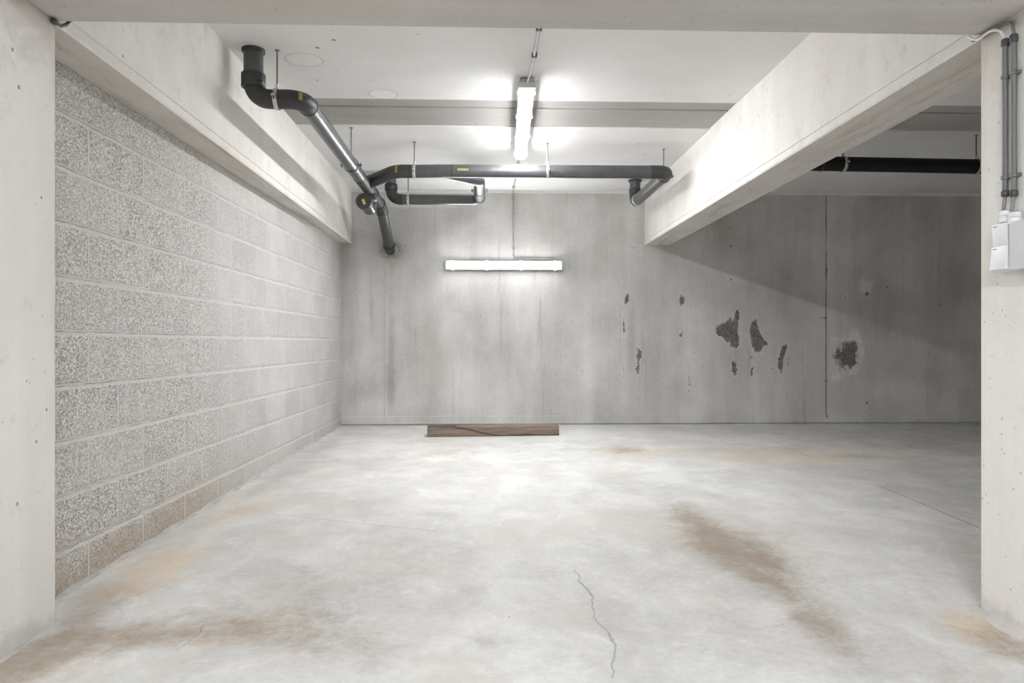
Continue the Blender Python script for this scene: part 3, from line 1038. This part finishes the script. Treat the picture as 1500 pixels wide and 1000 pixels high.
pipe('elbow', [(XR, 6.50, MZ1 + .006)] + e6 + [(XR, 6.62, 2.36)], root, M['fitting'], r=R + .002)
ring('socket', (XR, 6.62, 2.365), Z, R, .05, root)
pipe('riser', [(XR, 6.62, 2.35), (XR, 6.62, ZC + .01)], root)
ring('ceiling_collar', (XR, 6.62, ZC - .006), Z, R, .02, root, dr=.008)
# low branch that joins the cross pipe from behind
VR, VZ, VY, VX0, VX1 = .049, 2.262, 6.58, -.895, -.052
root3 = root
pipe('riser', [(VX0, VY, ZC + .01), (VX0, VY, 2.37)], root3, r=VR)
ring('socket', (VX0, VY, 2.375), Z, VR, .065, root3, dr=.005)
e7 = bend((VX0, VY, VZ), -Z, X, .085)
pipe('elbow', [(VX0, VY, 2.36)] + e7 + [(VX0 + .11, VY, VZ)], root3, M['fitting'], r=VR + .002)
pipe('pipe_section', [(VX0 + .11, VY, VZ), (VX1 - .10, VY, VZ)], root3, r=VR)
e8 = bend((VX1, VY, VZ), X, -Y, .075)
pipe('elbow', [(VX1 - .10, VY, VZ)] + e8 + [(VX1, VY - .10, VZ)], root3, M['pipe'], r=VR + .001)
ring('seam_ring', (VX1, VY - .13, VZ), Y, VR - .003, .008, root3)
VB = 5.80
b45b = Vector((-1, -1, 0)).normalized()
e9 = bend((VX1, VB, VZ), -Y, b45b, .10)
pipe('pipe_section', [(VX1, VY - .10, VZ), e9[0]], root3, r=VR)
endp = Vector((VX1, VB, VZ)) + b45b * ((VB - MY - .045) * math.sqrt(2))
pipe('wye_branch', e9 + [endp], root3, M['pipe'], r=VR)

# black pipe of the next bay
YP = 5.10
root4 = thing('drain_pipe', 'straight black drain pipe hanging under the dim ceiling beyond the right beam', 'pipe', (BRX2, YP, 2.25))
pipe('pipe_section', [(BRX2 - .0, YP, 2.252), (4.2, YP, 2.230), (8.99, YP, 2.205)], root4, M['pipe_shaded'], r=.054)
ring('seam_ring', (2.52, YP, 2.246), X, .052, .012, root4)


# ------------------------------------------------------------------ pipe hangers
def hanger(p, d, label, r=R, top=ZC, rod=True, mat=None, rodmat=None):
    """two-piece clamp round a pipe with a threaded rod up to the ceiling"""
    p, d = Vector(p), Vector(d).normalized()
    root = thing('pipe_hanger', label, 'pipe hanger', (p.x, p.y, top), 'pipe hangers')
    obj('clamp', band(NBM(), p, d, r + .0025, r + .0065, .022), mat or M['zinc'], root, smooth_=True)
    sd = d.cross(Z).normalized()
    for s_ in (-1, 1):
        bm = NBM()
        q = p + sd * (s_ * (r + .0165))
        rings = [[bm.verts.new(q + d * (u * .010) + sd * (w * .011) + Z * (t * .006)) for u, w in ((-1, -1), (1, -1), (1, 1), (-1, 1))] for t in (-1, 1)]
        for k in range(4):
            bm.faces.new((rings[0][k], rings[0][(k + 1) % 4], rings[1][(k + 1) % 4], rings[1][k]))
        bm.faces.new(rings[0])
        bm.faces.new(rings[1])
        obj('lug', bm, mat or M['zinc'], root)
        obj('bolt', tube(NBM(), [q - Z * .020, q + Z * .020], .004, 8), M['rod'], root)
    bm = NBM()
    tube(bm, [p + Z * (r + .0062), p + Z * (r + .028)], .010, 6)
    obj('nut', bm, mat or M['zinc'], root)
    if rod:
        obj('threaded_rod', tube(NBM(), [p + Z * (r + .012), Vector((p.x, p.y, top + .003))], .0048, 10), rodmat or M['rod'], root)
        obj('ceiling_plate', tube(NBM(), [(p.x, p.y, top - .004), (p.x, p.y, top + .002)], .013, 14), M['rod'], root)
    return root


def mz(x):
    return MZ0 + (MZ1 - MZ0) * (x - (-.58)) / (1.30 + .58)


hanger((-1.118, PY, PZ), X, 'steel clamp and rod on the bent pipe under the ceiling drop, nearest the block wall')
hanger((DXL, 5.075, PZ - .009), Y, 'dark clamp ring and rod midway along the pipe beside the left beam', mat=M['rod'])
xh = at_y(607, 251, MY).x
hanger((xh, MY, mz(xh)), X, 'steel clamp and rod on the cross pipe, just left of its yellow sticker')
xh = at_y(802, 251, MY).x
hanger((xh, MY, mz(xh)), X, 'steel clamp and rod on the cross pipe, right of the ceiling lamp')
xh = at_y(977, 251, MY).x
hanger((XR, MY + .13, MZ1), Y, 'dark clamp and rod at the right-hand bend of the cross pipe', mat=M['rod'])
xh = at_y(598, 292, VY).x
hanger((xh, VY, VZ), X, 'steel clamp and rod on the low looping pipe beside its drop from the ceiling', r=VR)
hanger((VX1, 6.18, VZ), Y, 'dark clamp ring on the brightly lit end of the low looping pipe', r=VR, mat=M['rod'])
xh = at_y(1235, 240, YP).x
hanger((xh, YP, 2.252 - (xh - BRX2) * .0097), X, 'pale clamp and rod on the next bay pipe, right beside the beam', r=.054)
xh = at_y(1430, 243, YP).x
hanger((xh, YP, 2.252 - (xh - BRX2) * .0097), X, 'pale clamp and rod on the next bay pipe, beside the conduit column', r=.054)

# ------------------------------------------------------------------ electrical
root = thing('ceiling_conduit', 'thin pale conduit running along the ceiling into the lamp', 'conduit', (.267, 3.2, ZC))
obj('tube', tube(NBM(), [(.268, CY1, ZC - .012), (.264, 3.82, ZC - .012)], .008, 14), M['conduit_pale'], root, smooth_=True)
obj('cable', tube(NBM(), [(.264, 3.82, ZC - .012), (.258, 3.98, ZC - .016), (.250, 4.07, ZC - .030)], .0055, 10), M['cable_white'], root, smooth_=True)
for y in (2.7, 3.42, 3.74):
    bm = NBM()
    box(bm, .266 - .015, .266 + .015, y - .010, y + .010, ZC - .022, ZC + .001, bev=.003)
    obj('saddle_clip', bm, M['coupler'], root)

fx = at_y(752, 330, YB).x
zt = at_y(760, 378, YB).z
root = thing('wall_conduit', 'thin grey conduit dropping down the rear wall to the wall lamp', 'conduit', (fx, YB, ZC))
obj('tube', tube(NBM(), [(LX1, 5.60, ZC - .012), (LX1, 6.95, ZC - .012)], .007, 12), M['conduit_dusty'], root, smooth_=True)
obj('tube', tube(NBM(), [(fx, YB - .012, ZC - .03), (fx, YB - .012, zt + .02)], .008, 12), M['conduit_dusty'], root, smooth_=True)
obj('cable', tube(NBM(), [(LX1, 6.95, ZC - .012), (LX1, 7.03, ZC - .014), (fx, YB - .018, ZC - .03), (fx, YB - .012, ZC - .08)], .005, 8), M['conduit_dusty'], root, smooth_=True)
obj('cable', tube(NBM(), [(fx, YB - .012, zt + .03), (fx + .004, YB - .012, zt + .006), (fx + .02, YB - .012, zt), (.70, YB - .012, zt - .002), (.72, YB - .012, zt - .012)], .005, 8), M['conduit_dusty'], root, smooth_=True)
for z in (ZC - .09, ZC - .35, zt + .10):
    bm = NBM()
    box(bm, fx - .014, fx + .014, YB - .021, YB + .001, z - .010, z + .010, bev=.003)
    obj('saddle_clip', bm, M['conduit_dusty'], root)
bm = NBM()
box(bm, LX1 - .014, LX1 + .014, 6.90, 6.92, ZC - .021, ZC + .001, bev=.003)
obj('saddle_clip', bm, M['conduit_dusty'], root)

# conduits, switches and box on the right column (face x = CRX)
XF = CRX


def colpt(px, py, off=0.0):
    return at_x(px, py, XF - off)


CON = [('grey conduit on the column, nearer the bay, topped by a looping white cable', 1472.5, 57, 279, 66, 288, (113, 260), 312),
       ('grey conduit on the column, nearer the viewpoint, topped by a bent grey cable', 1485.0, 50, 278, 60, 288, (107, 257), 308)]
for i, (lab, px, y0, y1, yc, yb, straps, yg) in enumerate(CON):
    off = .013
    py_ = colpt(px, 200, off).y
    zz = lambda v: colpt(px, v, off).z
    xx = XF - off
    root = thing('column_conduit', lab, 'conduit', (XF, py_, zz(yb)), 'conduits on the column')
    obj('tube', tube(NBM(), [(xx, py_, zz(yb)), (xx, py_, zz(y0 + 2))], .0085, 16), M['conduit'], root, smooth_=True)
    obj('coupler', sleeve(NBM(), (xx, py_, zz(yc + 3)), (xx, py_, zz(y0)), .0085, .0115, 16), M['coupler'], root, smooth_=True)
    obj('coupler', sleeve(NBM(), (xx, py_, zz(yb)), (xx, py_, zz(y1)), .0085, .0115, 16), M['coupler'], root, smooth_=True)
    for sy in straps:
        bm = NBM()
        z = zz(sy)
        sleeve(bm, (xx, py_, z - .007), (xx, py_, z + .007), .0085, .0118, 16)
        box(bm, XF - .012, XF + .001, py_ - .017, py_ + .017, z - .006, z + .006, bev=.002)
        obj('saddle_clip', bm, M['conduit'], root)
    obj('cable', tube(NBM(), [(xx, py_, zz(yb - 3)), (xx - .008, py_, zz(yg + 10))], .0055, 10), M['cable_grey'], root, smooth_=True)
    if i == 0:
        pts = [(1419, 53.5), (1425, 57.5), (1431, 58), (1437, 55.5), (1443, 50.5), (1449, 46.5), (1456, 44), (1462, 44), (1467, 47), (1470.5, 52), (1472, 60)]
        o = obj('cable', tube(NBM(), [colpt(a, b_, .022 if a < 1468 else .013) for a, b_ in pts], .0042, 12), M['cable_white'], root, smooth_=True)
        o['label'] = 'white cable looping over the beam edge'
    else:
        pts = [(1425, 60), (1440, 53), (1455, 44.5), (1465, 38), (1472, 34.5), (1478, 33.5), (1482.5, 36), (1484.5, 43), (1485, 54)]
        obj('cable', tube(NBM(), [colpt(a, b_, .010 if a < 1480 else .012) for a, b_ in pts], .0050, 12), M['cable_grey'], root, smooth_=True)


def switch(px0, px1, ya, yb, depth, label, tilt, gland_px=None):
    a, b_ = colpt(px0, ya, depth), colpt(px1, yb, depth)
    y1_, y0_ = a.y, b_.y
    z1_, z0_ = a.z, b_.z
    root = thing('light_switch', label, 'switch', (XF, (y0_ + y1_) / 2, z0_), 'switches on the column')
    bm = NBM()
    box(bm, XF - depth + .012, XF + .001, y0_, y1_, z0_, z1_, bev=.005)
    obj('back_box', bm, M['white'], root)
    bm = NBM()
    box(bm, XF - depth, XF - depth + .016, y0_ + .003, y1_ - .003, z0_ + .004, z1_ - .003, bev=.003)
    for v in bm.verts:      # rocker stands a little tilted
        if v.co.x < XF - depth + .008:
            v.co.x += tilt * ((v.co.z - z0_) / (z1_ - z0_) - .5)
    obj('rocker', bm, M['white'], root, smooth_=True)
    bm = NBM()
    box(bm, XF - depth - .0006, XF - depth + .004, y1_ - .028, y1_ - .012, z1_ - .012, z1_ - .010)
    for v in bm.verts:
        v.co.x += tilt * .36
    obj('indicator_slot', bm, M['gap'], root)
    if gland_px:
        gy = colpt(gland_px, 300, .022).y
        gx = XF - .022
        gz = z1_ + .001
        g = obj('cable_gland', tube(NBM(), [(gx, gy, gz), (gx, gy, gz + .018)], .017, 14), M['white'], root, smooth_=True)
        obj('gland_nut', sleeve(NBM(), (gx, gy, gz + .019), (gx, gy, gz + .036), .008, .0165, 10), M['white'], g, smooth_=True)
    return root


switch(1452, 1477, 329, 360.5, .040, 'white rocker switch on the column, upper of the two', -.006, 1473)
switch(1449, 1476, 361.5, 395, .046, 'white rocker switch on the column, lower of the two', .008)
a, b_ = colpt(1478, 326, .050), colpt(1512, 391, .050)
root = thing('junction_box', 'pale grey rectangular box on the column beside the two switches', 'junction box', (XF, (a.y + b_.y) / 2, b_.z))
bm = NBM()
box(bm, XF - .034, XF + .001, b_.y, a.y, b_.z, a.z, bev=.004)
obj('body', bm, M['box'], root)
bm = NBM()
box(bm, XF - .050, XF - .033, b_.y - .001, a.y + .001, b_.z - .001, a.z + .001, bev=.004)
obj('lid', bm, M['box'], root)
gy = colpt(1486, 300, .022).y
g = obj('cable_gland', tube(NBM(), [(XF - .022, gy, a.z - .002), (XF - .022, gy, a.z + .016)], .019, 14), M['white'], root, smooth_=True)
obj('gland_nut', sleeve(NBM(), (XF - .022, gy, a.z + .017), (XF - .022, gy, a.z + .034), .008, .0185, 10), M['white'], g, smooth_=True)

# stub of dark conduit in the corner above the left column
SX = CLX + .011
root = thing('conduit_stub', 'short dark conduit end in the corner above the left column', 'conduit', (SX, 2.19, 1.903))
obj('tube', tube(NBM(), [(SX, 2.200, 1.9035), (SX, 2.235, 1.9055), (SX, 2.262, 1.922), (SX, 2.30, 1.965), (SX, 2.33, 2.03), (SX, 2.335, ZC - .004)], .0052, 12), M['coupler'], root, smooth_=True)
obj('coupler', sleeve(NBM(), (SX, 2.188, 1.9033), (SX, 2.214, 1.9036), .0053, .0085, 12), M['coupler'], root, smooth_=True)

# ------------------------------------------------------------------ timber on the floor
tl, tr = on_floor(626, 640), on_floor(819, 637.5)
tc = (tl + tr) / 2
ang = math.atan2(tr.y - tl.y, tr.x - tl.x)
Lt = (tr - tl).length
bm = NBM()
box(bm, -Lt / 2, Lt / 2, 0, .135, 0, .090, bev=.004)
bmesh.ops.subdivide_edges(bm, edges=[e for e in bm.edges if abs(e.verts[0].co.x - e.verts[1].co.x) > .5], cuts=14)
for v in bm.verts:
    v.co += Vector((0, .004 * mn.noise(Vector((v.co.x * 3, 1, v.co.z * 6))), .003 * mn.noise(Vector((v.co.x * 4, v.co.y * 5, 5))) if v.co.z > .05 else 0))
for f in bm.faces:
    if abs(f.normal.x) > .8:
        f.material_index = 1
timber = obj('timber_beam', bm, [M['timber'], M['timber_end']])
timber.location = (tc.x, tc.y, min(floor_z(tc.x, tc.y + .1), floor_z(tc.x, tc.y)) + .0005)
timber.rotation_euler = (math.atan(.0094), 0, ang)
tag(timber, 'weathered brown timber baulk lying on the floor before the rear wall', 'timber')

# ------------------------------------------------------------------ world and view
w = bpy.data.worlds.new('world')
w.use_nodes = True
w.node_tree.nodes['Background'].inputs[0].default_value = (0.9, 0.95, 1.0, 1)
w.node_tree.nodes['Background'].inputs[1].default_value = 0.0
sc.world = w
sc.view_settings.view_transform = 'Standard'
sc.view_settings.look = 'None'
sc.view_settings.exposure = 0.0
sc.view_settings.gamma = 1.0
sc.view_settings.use_curve_mapping = False
sc.cycles.max_bounces = 12
sc.cycles.diffuse_bounces = 8
sc.cycles.sample_clamp_indirect = 8.0
